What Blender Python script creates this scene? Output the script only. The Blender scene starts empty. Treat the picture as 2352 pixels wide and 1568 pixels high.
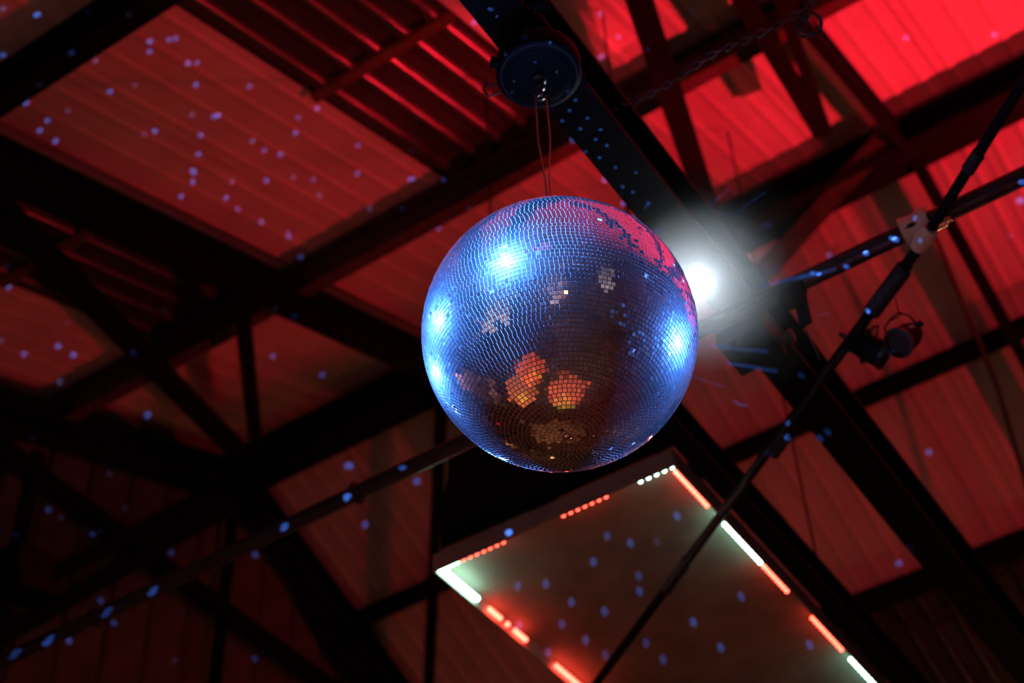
import bpy, math, random
from mathutils import Vector, Matrix

random.seed(7)
scene = bpy.context.scene
COL = scene.collection

# ------------------------------------------------------------------ camera
# world: X across the hall, Y along the hall (towards the gable wall), Z up
F_PX, YAW, PITCH, ROLL = 3770.26, 0.551746, 0.785968, 0.0497623
CAM = Vector((0, 0, 1.6))
_f = Vector((math.cos(PITCH) * math.cos(YAW), math.cos(PITCH) * math.sin(YAW), math.sin(PITCH)))
_r = _f.cross(Vector((0, 0, 1))).normalized()
_d = _f.cross(_r)
RIGHT = _r * math.cos(ROLL) + _d * math.sin(ROLL)
DOWN = _d * math.cos(ROLL) - _r * math.sin(ROLL)
FWD = _f
cd = bpy.data.cameras.new('camera')
cam = bpy.data.objects.new('camera', cd)
COL.objects.link(cam)
cam.matrix_world = Matrix(((RIGHT.x, -DOWN.x, -FWD.x, CAM.x), (RIGHT.y, -DOWN.y, -FWD.y, CAM.y),
                           (RIGHT.z, -DOWN.z, -FWD.z, CAM.z), (0, 0, 0, 1)))
cd.sensor_width = 36.0
cd.lens = F_PX / 2352 * 36.0
cd.clip_end = 200
cd.dof.use_dof = True
cd.dof.focus_distance = 4.18
cd.dof.aperture_fstop = 2.3
scene.camera = cam

# ------------------------------------------------------------------ world, exposure, lights
w = bpy.data.worlds.new('night')
scene.world = w
w.use_nodes = True
w.node_tree.nodes['Background'].inputs[0].default_value = (0.02, 0.012, 0.010, 1)
w.node_tree.nodes['Background'].inputs[1].default_value = 0.1
vs = scene.view_settings
vs.view_transform = 'Standard'
vs.look = 'None'
vs.exposure = 0.0
vs.gamma = 1.0
vs.use_curve_mapping = False
cy = scene.cycles
cy.max_bounces = 5
cy.diffuse_bounces = 2
cy.glossy_bounces = 3
cy.transmission_bounces = 1
cy.use_adaptive_sampling = True
cy.adaptive_threshold = 0.1
cy.caustics_reflective = False
cy.sample_clamp_indirect = 4.0

BALL = Vector((2.745, 1.537, 4.766))
RB = 0.375


def lamp(name, kind, loc, color, power, target=None, size=30, blend=0.3, radius=0.08):
    d = bpy.data.lights.new(name, kind)
    d.energy = power
    d.color = color
    d.shadow_soft_size = radius
    if kind == 'SPOT':
        d.spot_size = math.radians(size)
        d.spot_blend = blend
    o = bpy.data.objects.new(name, d)
    COL.objects.link(o)
    o.location = loc
    if target is not None:
        o.rotation_euler = (Vector(target) - Vector(loc)).to_track_quat('-Z', 'Y').to_euler()
    return o


RED = (1.0, 0.012, 0.03)
BLUE = (0.06, 0.24, 1.0)
BEAM = (0.07, 0.26, 1.0)
# red wash heads on the far side
lamp('red_wash', 'SPOT', (13.0, -4.0, 5.0), RED, 9600, (6.4, -1.35, 10.55), 62, 1.0, 0.14)
lamp('red_wash', 'SPOT', (6.5, -5.5, 4.8), RED, 1050, (9.2, 0.6, 10.8), 66, 1.0, 0.14)
lamp('red_wash', 'SPOT', (15.2, -3.0, 7.4), RED, 5600, (5.45, 3.1, 10.3), 7.0, 0.5, 0.16)
lamp('red_wash', 'SPOT', (13.0, 2.0, 4.6), RED, 700, (5.6, 6.3, 10.4), 25, 0.8, 0.12)
# dim warm fill lamps, unseen, added to lift the shadows
lamp('warm_fill', 'POINT', (9.5, 6.6, 2.8), (1.0, 0.40, 0.16), 16, None, radius=0.10)
lamp('warm_fill', 'POINT', (15.0, 2.0, 2.8), (1.0, 0.40, 0.16), 55, None, radius=0.10)
lamp('warm_fill', 'POINT', (-3.0, -2.5, 3.0), (1.0, 0.40, 0.18), 34, None, radius=0.10)
# blue beams on the mirror ball
lamp('blue_beam', 'SPOT', (-1.7, 1.9, 6.6), BEAM, 17000, BALL, 10, 0.15, 0.10)
lamp('blue_beam', 'SPOT', (1.2, 6.3, 7.1), BEAM, 17000, BALL, 10, 0.15, 0.10)
lamp('blue_beam', 'SPOT', (3.4, 6.7, 6.5), BEAM, 10000, BALL, 10, 0.15, 0.08)
lamp('blue_beam', 'SPOT', (6.5, -1.8, 5.45), BEAM, 17000, BALL, 10, 0.15, 0.10)
lamp('white_beam', 'SPOT', (7.2, 3.0, 6.75), (0.6, 0.8, 1.0), 900, BALL, 10, 0.15, 0.06)
# coloured pools on the dance floor, seen again in the mirrors
for tx, ty, c, e, s in ((0.3, 2.8, (1, 0.10, 0.02), 3200, 26), (2.9, 1.5, (1, 0.13, 0.06), 2800, 26),
                        (1.5, 4.4, (1, 0.2, 0.08), 2600, 30), (0.9, 2.6, (1, 0.5, 0.02), 1800, 9),
                        (2.0, 4.3, (0.9, 0.6, 0.02), 1800, 10), (3.6, 2.1, (0.5, 0.7, 0.05), 1000, 12),
                        (6.5, 4.5, (1, 0.35, 0.15), 500, 40), (1.0, 9.0, (1, 0.4, 0.35), 700, 45)):
    lamp('floor_pool', 'SPOT', (tx + 0.8, min(ty + 1.6, 7.4), 5.2), c, e, (tx, ty, 0), s, 0.4, 0.05)

lamp('patch_spot', 'SPOT', (7.4, 6.6, 5.0), (1, 0.45, 0.08), 900, (7.3, 8.0, 3.1), 18, 0.4, 0.05)  # unseen spots added so that lit patches show in the mirror tiles
lamp('patch_spot', 'SPOT', (4.8, 6.6, 4.0), (1, 0.03, 0.04), 900, (4.9, 8.0, 1.6), 16, 0.4, 0.05)
lamp('patch_spot', 'SPOT', (-0.4, -0.9, 4.0), (1, 0.05, 0.22), 260, (-1.7, -0.1, 7.35), 15, 0.5, 0.05)
lamp('patch_spot', 'SPOT', (-0.6, -5.4, 3.2), (0.9, 0.75, 0.8), 260, (-0.9, -7.0, 4.9), 50, 0.5, 0.05)
# warm spots added behind the camera, for patches in the mirror tiles
for tx, ty, tz, c, e in ((-4.7, 5.9, 1.9, (1, 0.62, 0.60), 1100), (-4.7, 3.6, 3.2, (0.9, 0.6, 0.75), 500), (-4.7, -2.5, 2.4, (0.8, 0.6, 0.7), 500)):
    lamp('patch_spot', 'SPOT', (tx + 1.2, ty + 0.4, 0.4), c, e, (tx, ty, tz), 46, 0.4, 0.05)

# ------------------------------------------------------------------ pixel helpers
TH = 0.3914697
T = math.tan(TH)
XR, ZR = 8.1, 11.4          # ridge line


def ray(px, py):
    return (RIGHT * (px - 1176) + DOWN * (py - 784) + FWD * F_PX).normalized()


def hit(px, py, n, k):
    n = Vector(n)
    d = ray(px, py)
    return CAM + d * ((k - n.dot(CAM)) / n.dot(d))


def on_near(px, py, off=0.0):
    """point on the near roof slope lowered by off metres"""
    return hit(px, py, (-T, 0, 1), ZR - off - T * XR)


def on_far(px, py, off=0.0):
    return hit(px, py, (T, 0, 1), ZR - off + T * XR)


def on_z(px, py, z):
    return hit(px, py, (0, 0, 1), z)


def on_y(px, py, y):
    return hit(px, py, (0, 1, 0), y)


def near_z(x):
    return ZR - T * (XR - x)


def far_z(x):
    return ZR - T * (x - XR)


# ------------------------------------------------------------------ materials
def mat(name, color, rough=0.6, metal=0.0, var=0.25, scale=6.0, bump=0.0, coat=0.0, spec=0.5):
    m = bpy.data.materials.new(name)
    m.use_nodes = True
    nt = m.node_tree
    b = nt.nodes['Principled BSDF']
    tc = nt.nodes.new('ShaderNodeTexCoord')
    no = nt.nodes.new('ShaderNodeTexNoise')
    no.inputs['Scale'].default_value = scale
    no.inputs['Detail'].default_value = 6
    nt.links.new(tc.outputs['Object'], no.inputs['Vector'])
    cr = nt.nodes.new('ShaderNodeValToRGB')
    cr.color_ramp.elements[0].position = 0.3
    cr.color_ramp.elements[1].position = 0.7
    cr.color_ramp.elements[0].color = tuple(c * (1 - var) for c in color) + (1,)
    cr.color_ramp.elements[1].color = tuple(min(1, c * (1 + var)) for c in color) + (1,)
    nt.links.new(no.outputs['Fac'], cr.inputs['Fac'])
    nt.links.new(cr.outputs['Color'], b.inputs['Base Color'])
    b.inputs['Roughness'].default_value = rough
    b.inputs['Metallic'].default_value = metal
    b.inputs['Specular IOR Level'].default_value = spec
    if coat:
        b.inputs['Coat Weight'].default_value = coat
    if bump:
        bp = nt.nodes.new('ShaderNodeBump')
        bp.inputs['Strength'].default_value = bump
        bp.inputs['Distance'].default_value = 0.01
        nt.links.new(no.outputs['Fac'], bp.inputs['Height'])
        nt.links.new(bp.outputs['Normal'], b.inputs['Normal'])
    return m


def emit(name, color, strength):
    m = bpy.data.materials.new(name)
    m.use_nodes = True
    b = m.node_tree.nodes['Principled BSDF']
    b.inputs['Base Color'].default_value = (0.6, 0.6, 0.6, 1)
    b.inputs['Emission Color'].default_value = tuple(color) + (1,)
    b.inputs['Emission Strength'].default_value = strength
    return m


M_SHEET = mat('painted roof sheet', (0.55, 0.52, 0.50), 0.55, 0, 0.10, 2.0)
M_SKY = mat('smoked translucent sheet', (0.030, 0.026, 0.026), 0.25, 0, 0.3, 3.0, coat=0.3, spec=1.0)
M_STEEL = mat('dark painted steel', (0.006, 0.0056, 0.0056), 0.6, 0, 0.35, 9.0, 0.15, spec=0.05)
M_BROWN = mat('old brown steel', (0.060, 0.042, 0.034), 0.6, 0, 0.35, 9.0, 0.15, spec=0.2)
M_BLACK = mat('matt black', (0.003, 0.003, 0.003), 0.6, 0, 0.3, 12, spec=0.06)
M_PLASTIC = mat('black plastic', (0.012, 0.012, 0.013), 0.35, 0, 0.2, 12)
M_PIPE = mat('dark pipe', (0.05, 0.045, 0.05), 0.35, 0.6, 0.3, 14)
M_GLOW_STRIP = mat('orange batten', (0.10, 0.032, 0.014), 0.6, 0, 0.3, 8)  # orange of the lit line put into the base colour
M_WALL = mat('gable siding', (0.14, 0.115, 0.11), 0.8, 0, 0.25, 2.5)
M_PLAIN = mat('hall wall paint', (0.30, 0.27, 0.26), 0.85, 0, 0.25, 1.2)
M_FLOOR = mat('worn concrete floor', (0.22, 0.20, 0.19), 0.6, 0, 0.35, 1.5)
M_BOARD = mat('stained plywood', (0.24, 0.20, 0.165), 0.75, 0, 0.25, 4.0)
M_FRAME = mat('panel edge rail', (0.40, 0.33, 0.30), 0.6, 0, 0.15, 6)
M_TAPE = mat('white tape', (0.75, 0.70, 0.70), 0.6, 0, 0.1, 10)
M_CHAIN = mat('chain steel', (0.06, 0.055, 0.055), 0.35, 0.6, 0.3, 20)
M_WIRE = mat('clear hanging wire', (0.35, 0.28, 0.28), 0.25, 0.2, 0.1, 20)
M_CABLE = mat('black rubber cable', (0.012, 0.011, 0.011), 0.6, 0, 0.2, 20)
M_GLUE = mat('grey ball core', (0.45, 0.46, 0.50), 0.40, 0.0, 0.2, 60)
M_CHROME = mat('chrome', (0.7, 0.7, 0.72), 0.12, 1.0, 0.05, 20)
E_WHITE = emit('led cold white', (0.45, 1.0, 0.78), 17)
E_RED = emit('led red', (1.0, 0.06, 0.035), 14)
E_LAMP = emit('spot lens lit', (0.85, 0.95, 1.0), 45)


def mirror_mat():
    m = bpy.data.materials.new('mirror glass')
    m.use_nodes = True
    nt = m.node_tree
    out = nt.nodes['Material Output']
    b = nt.nodes['Principled BSDF']
    b.inputs['Base Color'].default_value = (0.80, 0.82, 0.86, 1)
    b.inputs['Metallic'].default_value = 1.0
    b.inputs['Roughness'].default_value = 0.05
    dust = nt.nodes.new('ShaderNodeBsdfPrincipled')
    dust.inputs['Base Color'].default_value = (0.6, 0.62, 0.66, 1)
    dust.inputs['Metallic'].default_value = 0.85
    dust.inputs['Roughness'].default_value = 0.36
    no = nt.nodes.new('ShaderNodeTexNoise')
    no.inputs['Scale'].default_value = 9
    tc = nt.nodes.new('ShaderNodeTexCoord')
    nt.links.new(tc.outputs['Object'], no.inputs['Vector'])
    mr = nt.nodes.new('ShaderNodeMapRange')
    mr.inputs[3].default_value = 0.045
    mr.inputs[4].default_value = 0.11
    nt.links.new(no.outputs['Fac'], mr.inputs[0])
    mix = nt.nodes.new('ShaderNodeMixShader')
    nt.links.new(mr.outputs[0], mix.inputs[0])
    nt.links.new(b.outputs[0], mix.inputs[1])
    nt.links.new(dust.outputs[0], mix.inputs[2])
    nt.links.new(mix.outputs[0], out.inputs[0])
    return m


M_MIRROR = mirror_mat()


# ------------------------------------------------------------------ object helpers
def tag(o, label=None, cat=None, group=None, kind=None):
    if label:
        o['label'] = label
    if cat:
        o['category'] = cat
    if group:
        o['group'] = group
    if kind:
        o['kind'] = kind
    return o


def empty(name, loc, label=None, cat=None, group=None, kind=None):
    o = bpy.data.objects.new(name, None)
    o.empty_display_size = 0.1
    COL.objects.link(o)
    o.location = loc
    return tag(o, label, cat, group, kind)


def world_loc(o):
    v = o.location.copy()
    p = o.parent
    while p:
        v = v + p.location
        p = p.parent
    return v


def mesh(name, verts, faces, m, parent=None, origin=None, smooth=False):
    """verts in world space; the object's origin is put at `origin`"""
    if origin is None:
        n = len(verts)
        origin = Vector((sum(v[0] for v in verts) / n, sum(v[1] for v in verts) / n, sum(v[2] for v in verts) / n))
    origin = Vector(origin)
    me = bpy.data.meshes.new(name)
    me.from_pydata([tuple(Vector(v) - origin) for v in verts], [], faces)
    me.validate()
    if smooth:
        me.polygons.foreach_set('use_smooth', [True] * len(me.polygons))
        try:
            me.set_sharp_from_angle(angle=math.radians(38))
        except Exception:
            pass
    me.materials.append(m)
    o = bpy.data.objects.new(name, me)
    COL.objects.link(o)
    if parent:
        o.parent = parent
        o.location = origin - world_loc(parent)
    else:
        o.location = origin
    return o


def section(kind, w, h):
    a, b = w / 2, h / 2
    if kind == 'box':
        return [(-a, -b), (a, -b), (a, b), (-a, b)]
    if kind == 'I':
        t, g = 0.07 * h, 0.06 * w
        return [(-a, -b), (a, -b), (a, -b + t), (g, -b + t), (g, b - t), (a, b - t), (a, b), (-a, b), (-a, b - t),
                (-g, b - t), (-g, -b + t), (-a, -b + t)]
    if kind == 'C':
        t = 0.09 * w
        return [(-a, -b), (a, -b), (a, -b + t), (-a + t, -b + t), (-a + t, b - t), (a, b - t), (a, b), (-a, b)]
    if kind == 'L':
        t = 0.12 * w
        return [(-a, -b), (a, -b), (a, -b + t), (-a + t, -b + t), (-a + t, b), (-a, b)]


def beam(name, p0, p1, w, h, m, kind='I', up=(0, 0, 1), parent=None, origin=None):
    p0, p1 = Vector(p0), Vector(p1)
    t = (p1 - p0).normalized()
    s = t.cross(Vector(up)).normalized()
    u = s.cross(t)
    sec = section(kind, w, h)
    n = len(sec)
    vs_ = [p + s * a + u * b for p in (p0, p1) for a, b in sec]
    fs = [(i, (i + 1) % n, n + (i + 1) % n, n + i) for i in range(n)]
    fs += [tuple(range(n))[::-1], tuple(range(n, 2 * n))]
    return mesh(name, vs_, fs, m, parent, origin or (p0 + p1) / 2)


def ring_frames(pts):
    fr = []
    s = None
    for i, p in enumerate(pts):
        a = pts[max(i - 1, 0)]
        b = pts[min(i + 1, len(pts) - 1)]
        t = (b - a).normalized()
        if s is None:
            s = t.orthogonal().normalized()
        else:
            s = (s - t * s.dot(t)).normalized()
        fr.append((p, s, t.cross(s)))
    return fr


def tube_geo(pts, r, n=8, closed=False):
    pts = [Vector(p) for p in pts]
    rs = r if isinstance(r, (list, tuple)) else [r] * len(pts)
    vs_, fs = [], []
    for (p, s, u), rr in zip(ring_frames(pts), rs):
        for k in range(n):
            a = 2 * math.pi * k / n
            vs_.append(p + s * (rr * math.cos(a)) + u * (rr * math.sin(a)))
    for i in range(len(pts) - 1):
        for k in range(n):
            fs.append((i * n + k, i * n + (k + 1) % n, (i + 1) * n + (k + 1) % n, (i + 1) * n + k))
    if not closed:
        fs.append(tuple(range(n))[::-1])
        fs.append(tuple(range((len(pts) - 1) * n, len(pts) * n)))
    return vs_, fs


def tube(name, pts, r, m, parent=None, n=8, origin=None):
    v, f = tube_geo(pts, r, n)
    return mesh(name, v, f, m, parent, origin, True)


def torus(name, c, axis, R, r, m, parent=None, n=24, k=8):
    axis = Vector(axis).normalized()
    s = axis.orthogonal().normalized()
    u = axis.cross(s)
    v, f = [], []
    for i in range(n):
        a = 2 * math.pi * i / n
        e = s * math.cos(a) + u * math.sin(a)
        for j in range(k):
            b = 2 * math.pi * j / k
            v.append(Vector(c) + e * (R + r * math.cos(b)) + axis * (r * math.sin(b)))
    for i in range(n):
        for j in range(k):
            f.append((i * k + j, ((i + 1) % n) * k + j, ((i + 1) % n) * k + (j + 1) % k, i * k + (j + 1) % k))
    return mesh(name, v, f, m, parent, c, True)


def lathe(name, c, axis, prof, m, parent=None, n=32):
    """prof: list of (radius, height along axis)"""
    c = Vector(c)
    axis = Vector(axis).normalized()
    s = axis.orthogonal().normalized()
    u = axis.cross(s)
    v, f = [], []
    for r, h in prof:
        for k in range(n):
            a = 2 * math.pi * k / n
            v.append(c + axis * h + s * (r * math.cos(a)) + u * (r * math.sin(a)))
    for i in range(len(prof) - 1):
        for k in range(n):
            f.append((i * n + k, i * n + (k + 1) % n, (i + 1) * n + (k + 1) % n, (i + 1) * n + k))
    f.append(tuple(range(n))[::-1])
    f.append(tuple(range((len(prof) - 1) * n, len(prof) * n)))
    return mesh(name, v, f, m, parent, c, True)


def box(name, c, size, m, parent=None, ax=(1, 0, 0), ay=(0, 1, 0)):
    c, ax, ay = Vector(c), Vector(ax).normalized(), Vector(ay).normalized()
    az = ax.cross(ay).normalized()
    ay = az.cross(ax)
    v = [c + ax * (i * size[0] / 2) + ay * (j * size[1] / 2) + az * (k * size[2] / 2)
         for i in (-1, 1) for j in (-1, 1) for k in (-1, 1)]
    f = [(0, 1, 3, 2), (4, 6, 7, 5), (0, 4, 5, 1), (2, 3, 7, 6), (0, 2, 6, 4), (1, 5, 7, 3)]
    return mesh(name, v, f, m, parent, c)


# ------------------------------------------------------------------ the hall shell
X0, X1, Y0, Y1 = -4.7, 20.9, -7.0, 8.08
Z_EAVE = near_z(X0)
mesh('floor', [(X0, Y0, 0), (X1, Y0, 0), (X1, Y1, 0), (X0, Y1, 0), (X0, Y0, -0.1), (X1, Y0, -0.1), (X1, Y1, -0.1), (X0, Y1, -0.1)],
     [(0, 1, 2, 3), (7, 6, 5, 4), (0, 4, 5, 1), (1, 5, 6, 2), (2, 6, 7, 3), (3, 7, 4, 0)], M_FLOOR)['kind'] = 'structure'


def slab_wall(name, a, b, thick, top):
    a, b = Vector(a), Vector(b)
    n = (b - a).normalized().cross(Vector((0, 0, 1))) * thick
    z = Vector((0, 0, top))
    v = [a, b, b + n, a + n, a + z, b + z, b + n + z, a + n + z]
    o = mesh(name, v, [(3, 2, 1, 0), (4, 5, 6, 7), (0, 1, 5, 4), (1, 2, 6, 5), (2, 3, 7, 6), (3, 0, 4, 7)], M_PLAIN)
    o['kind'] = 'structure'
    return o


slab_wall('wall_near', (X0, Y1, 0), (X0, Y0, 0), 0.12, Z_EAVE)
slab_wall('wall_far', (X1, Y0, 0), (X1, Y1, 0), 0.12, Z_EAVE)
# right gable wall, one pentagon slab
v5 = [(X0, 0), (X1, 0), (X1, Z_EAVE), (XR, ZR), (X0, Z_EAVE)]
mesh('wall_right', [(x, Y0, z) for x, z in v5] + [(x, Y0 - 0.12, z) for x, z in v5],
     [(0, 1, 2, 3, 4), (9, 8, 7, 6, 5)] + [(i, 5 + i, 5 + (i + 1) % 5, (i + 1) % 5) for i in range(5)], M_PLAIN)['kind'] = 'structure'
# left gable wall: vertical siding boards
gable = mesh('wall_left', [(x, Y1 + 0.05, z) for x, z in v5] + [(x, Y1 + 0.12, z) for x, z in v5],
             [(4, 3, 2, 1, 0), (5, 6, 7, 8, 9)] + [((i + 1) % 5, 5 + (i + 1) % 5, 5 + i, i) for i in range(5)], M_PLAIN)
gable['kind'] = 'structure'
xx = X0
while xx < X1 - 0.1:
    bw = 0.42
    xe = min(xx + bw, X1)
    a, b = xx + 0.008, xe - 0.008
    za = min(near_z(a), far_z(a)) - 0.03
    zb = min(near_z(b), far_z(b)) - 0.03
    yb, yf = Y1 + 0.05, Y1 + random.uniform(0.0, 0.012)
    e = 0.02
    V = [(a, yb, 0), (b, yb, 0), (b, yb, zb), (a, yb, za), (a + e, yf, 0), (b - e, yf, 0), (b - e, yf, zb), (a + e, yf, za)]
    mesh('siding_board', V, [(0, 1, 2, 3), (7, 6, 5, 4), (0, 4, 5, 1), (1, 5, 6, 2), (2, 6, 7, 3), (3, 7, 4, 0)], M_WALL, gable)
    xx = xe

# ------------------------------------------------------------------ roof sheets (ribbed), near and far slope
ceiling = empty('ceiling', (XR, 0, ZR), kind='structure')


def sheet(name, y0, y1, x0, x1, zf, m, rib_h=0.009, pitch=0.20, lap=0.0, round_rib=False):
    """one ribbed sheet between two X positions; ribs run up the slope and stand down into the hall"""
    prof = []
    n = max(1, round((y1 - y0 - 0.04) / pitch))
    p = (y1 - y0) / n
    prof.append((y0 + 0.004, 0))
    for i in range(n):
        c = y0 + p * (i + 0.5)
        if round_rib:
            for k in range(9):
                a = math.pi * k / 8
                prof.append((c - 0.045 * math.cos(a), -0.040 * math.sin(a)))
        else:
            prof += [(c - 0.034, 0), (c - 0.016, -rib_h), (c + 0.016, -rib_h), (c + 0.034, 0)]
    prof.append((y1 - 0.004, 0))
    V, Fc = [], []
    for x in (x0, x1):
        for y, dz in prof:
            V.append((x, y, zf(x) + dz - lap))
    for x in (x0, x1):
        for y, dz in prof:
            V.append((x, y, zf(x) + dz - lap + 0.006))
    k = len(prof)
    for i in range(k - 1):
        Fc.append((i, i + 1, k + i + 1, k + i))
        Fc.append((2 * k + i, 3 * k + i, 3 * k + i + 1, 2 * k + i + 1))
    for i in range(k - 1):
        Fc.append((i, 2 * k + i, 2 * k + i + 1, i + 1))
        Fc.append((k + i, k + i + 1, 3 * k + i + 1, 3 * k + i))
    Fc += [(0, k, 3 * k, 2 * k), (k - 1, 3 * k - 1, 4 * k - 1, 2 * k - 1)]
    return mesh(name, V, Fc, m, ceiling, smooth=round_rib)


YB = [8.08, 6.88, 5.86, 5.02, 4.17, 3.12, 2.08, 1.04, 0.0, -1.04, -2.08, -3.12, -4.16, -5.2, -7.0]
SKY_NEAR = {1, 4}
for i in range(len(YB) - 1):
    ya, yb = YB[i + 1], YB[i]
    if i in SKY_NEAR:
        s = sheet('skylight_sheet', ya, yb, X0, 6.22, near_z, M_SKY, lap=0.0, round_rib=True)
        s['label'] = 'dark smoked translucent roof sheet with round ribs'
    else:
        sheet('roof_sheet', ya, yb, X0, 6.22, near_z, M_SHEET)
    sheet('roof_sheet', ya, yb, 6.10, XR, near_z, M_SHEET, lap=-0.008)
    if i in (4, 5):
        sheet('roof_sheet', ya, yb, XR, 11.55, far_z, M_SHEET, lap=-0.008)
        s = sheet('skylight_sheet', ya, yb, 11.5, X1, far_z, M_SKY, round_rib=True)
        s['label'] = 'dark smoked translucent roof sheet with round ribs'
    else:
        sheet('roof_sheet', ya, yb, XR, 11.55, far_z, M_SHEET, lap=-0.008)
        sheet('roof_sheet', ya, yb, 11.5, X1, far_z, M_SHEET)
# outer deck that closes the roof above the sheets
for nm, xa, xb, zf in (('outer_deck', X0, XR, near_z), ('outer_deck', XR, X1, far_z)):
    V = [(x, y, zf(x) + dz) for dz in (0.05, 0.09) for x, y in ((xa, Y0), (xb, Y0), (xb, Y1 + .1), (xa, Y1 + .1))]
    mesh(nm, V, [(3, 2, 1, 0), (4, 5, 6, 7), (0, 1, 5, 4), (1, 2, 6, 5), (2, 3, 7, 6), (3, 0, 4, 7)], M_PLAIN, ceiling)
# strips under the skylights, their orange colour stands in for a lit line
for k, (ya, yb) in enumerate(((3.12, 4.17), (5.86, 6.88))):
    tag(beam('glow_strip', (4.57, ya, near_z(4.57) - 0.052), (4.57, yb, near_z(4.57) - 0.052), 0.07, 0.015, M_GLOW_STRIP, 'box'),
        ('flat strip coloured orange for the lit line crossing the skylight strip near the motor', 'flat strip coloured orange for the lit line crossing the left-hand skylight strip')[k],
        'glow_strip', 'skylight glow strips')

# ------------------------------------------------------------------ purlins and ridge beam (run along the hall)
SL_N = Vector((-math.sin(TH), 0, math.cos(TH)))
SL_F = Vector((math.sin(TH), 0, math.cos(TH)))


def purlin(pxs, side, w, h, m, kind, label, cat='beam', drop=None, name='purlin'):
    off = (drop if drop is not None else h / 2 / math.cos(TH) + 0.035)
    fn = on_near if side > 0 else on_far
    x = sum(fn(px, py, off).x for px, py in pxs) / len(pxs)
    z = (near_z(x) if side > 0 else far_z(x)) - off
    o = beam(name, (x, Y0, z), (x, 8.0, z), w, h, m, kind, SL_N if side > 0 else SL_F)
    tag(o, label, cat, 'roof purlins')
    return o


purlin([(160, 105)], 1, 0.15, 0.20, M_STEEL, 'I', 'black roof purlin crossing the top left corner of the photo')
purlin([(420, 785), (1000, 480), (1330, 300)], 1, 0.15, 0.22, M_BROWN, 'I', 'long brown-black roof purlin passing behind the motor and its wires')
purlin([(1640, 1063), (2250, 806), (900, 1382)], -1, 0.11, 0.16, M_STEEL, 'I', 'thin dark roof purlin right of the ball behind the two hanging pin spots')
purlin([(1990, 1385), (2300, 1262)], -1, 0.13, 0.18, M_STEEL, 'I', 'dark roof purlin near the bottom right corner edging the dark skylight')
beam_ = beam('ridge_beam', (XR, Y0, ZR - 0.27), (XR, 8.0, ZR - 0.27), 0.30, 0.30, M_STEEL, 'I')
tag(beam_, 'thick black ridge beam running behind the mirror ball', 'beam')

# ------------------------------------------------------------------ trusses and rafters (across the hall)
ZT = 6.15
truss = empty('roof_truss', (XR, 1.575, ZT), 'black steel truss whose tie beam carries the ball motor and blue light dots', 'truss')
beam('tie_beam', (X0, 1.575, ZT + 0.13), (X1, 1.575, ZT + 0.13), 0.165, 0.26, M_STEEL, 'I', parent=truss)
RO = 0.36   # rafters sit under the purlins


def rafter(parent, y, w, h, m=M_STEEL, far_end=X1, name='rafter', ro=RO):
    beam(name, (X0, y, near_z(X0) - ro), (XR, y, ZR - ro), w, h, m, 'I', SL_N, parent)
    beam(name, (XR, y, ZR - ro), (far_end, y, far_z(far_end) - ro), w, h, m, 'I', SL_F, parent)


rafter(truss, (on_near(1965, 188, 0.30).y + on_near(2040, 282, 0.30).y) / 2, 0.075, 0.20, ro=0.30)
rq = empty('roof_rafter', (XR, 5.8, ZR - 0.36), 'pair of black rafters meeting the ridge just left of the mirror ball', 'rafter', 'gable rafters')
qy = on_near(470, 592, RO).y
rafter(rq, qy, 0.17, 0.26)
rg = empty('roof_rafter', (XR, 7.86, ZR - 0.36), 'pair of black rafters along the dark gable wall at lower left', 'rafter', 'gable rafters')
rafter(rg, 7.86, 0.20, 0.28)


def brace(name, side, a, b, w, h, label, off=0.50, m=M_STEEL, kind='box', cat='brace', group='roof braces'):
    fn = on_near if side > 0 else on_far
    return tag(beam(name, fn(*a, off), fn(*b, off), w, h, m, kind, SL_N if side > 0 else SL_F), label, cat, group)


brace('roof_brace', 1, (-60, 415), (552, 1042), 0.15, 0.10, 'wide black diagonal brace from the left edge down to the gable peak')
brace('roof_brace', 1, (550, 655), (590, 1045), 0.11, 0.09, 'upright thin black brace from the long purlin to the gable peak')
brace('roof_brace', 1, (1455, -40), (1640, 520), 0.16, 0.10, 'steep black brace crossing the purlin right above the ball', 0.46)
brace('roof_brace', 1, (1690, -30), (1885, 300), 0.115, 0.09, 'left one of two black braces meeting at the ridge, top right', 0.46)
brace('roof_brace', 1, (1782, -30), (1897, 300), 0.075, 0.08, 'right one of two black braces meeting at the ridge, top right', 0.46)
brace('roof_brace', -1, (2050, 295), (1740, 640), 0.15, 0.10, 'dark red-lit brace slanting down left from the ridge joint on the right', 0.40, M_BROWN)
brace('roof_brace', -1, (1017, 870), (984, 1590), 0.09, 0.08, 'thin black upright brace left of the lit panel corner', 0.42)

# gable frame in front of the siding
YG = 7.92
gf = empty('gable_frame', (8.15, YG, 9.0), 'dark bracing frame against the gable wall at bottom left', 'frame')


def gpt(px, py):
    return on_y(px, py, YG)


def gbar(name, a, b, w):
    beam(name, gpt(*a), gpt(*b), w, 0.09, M_STEEL, 'box', (0, 1, 0), gf)


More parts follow.
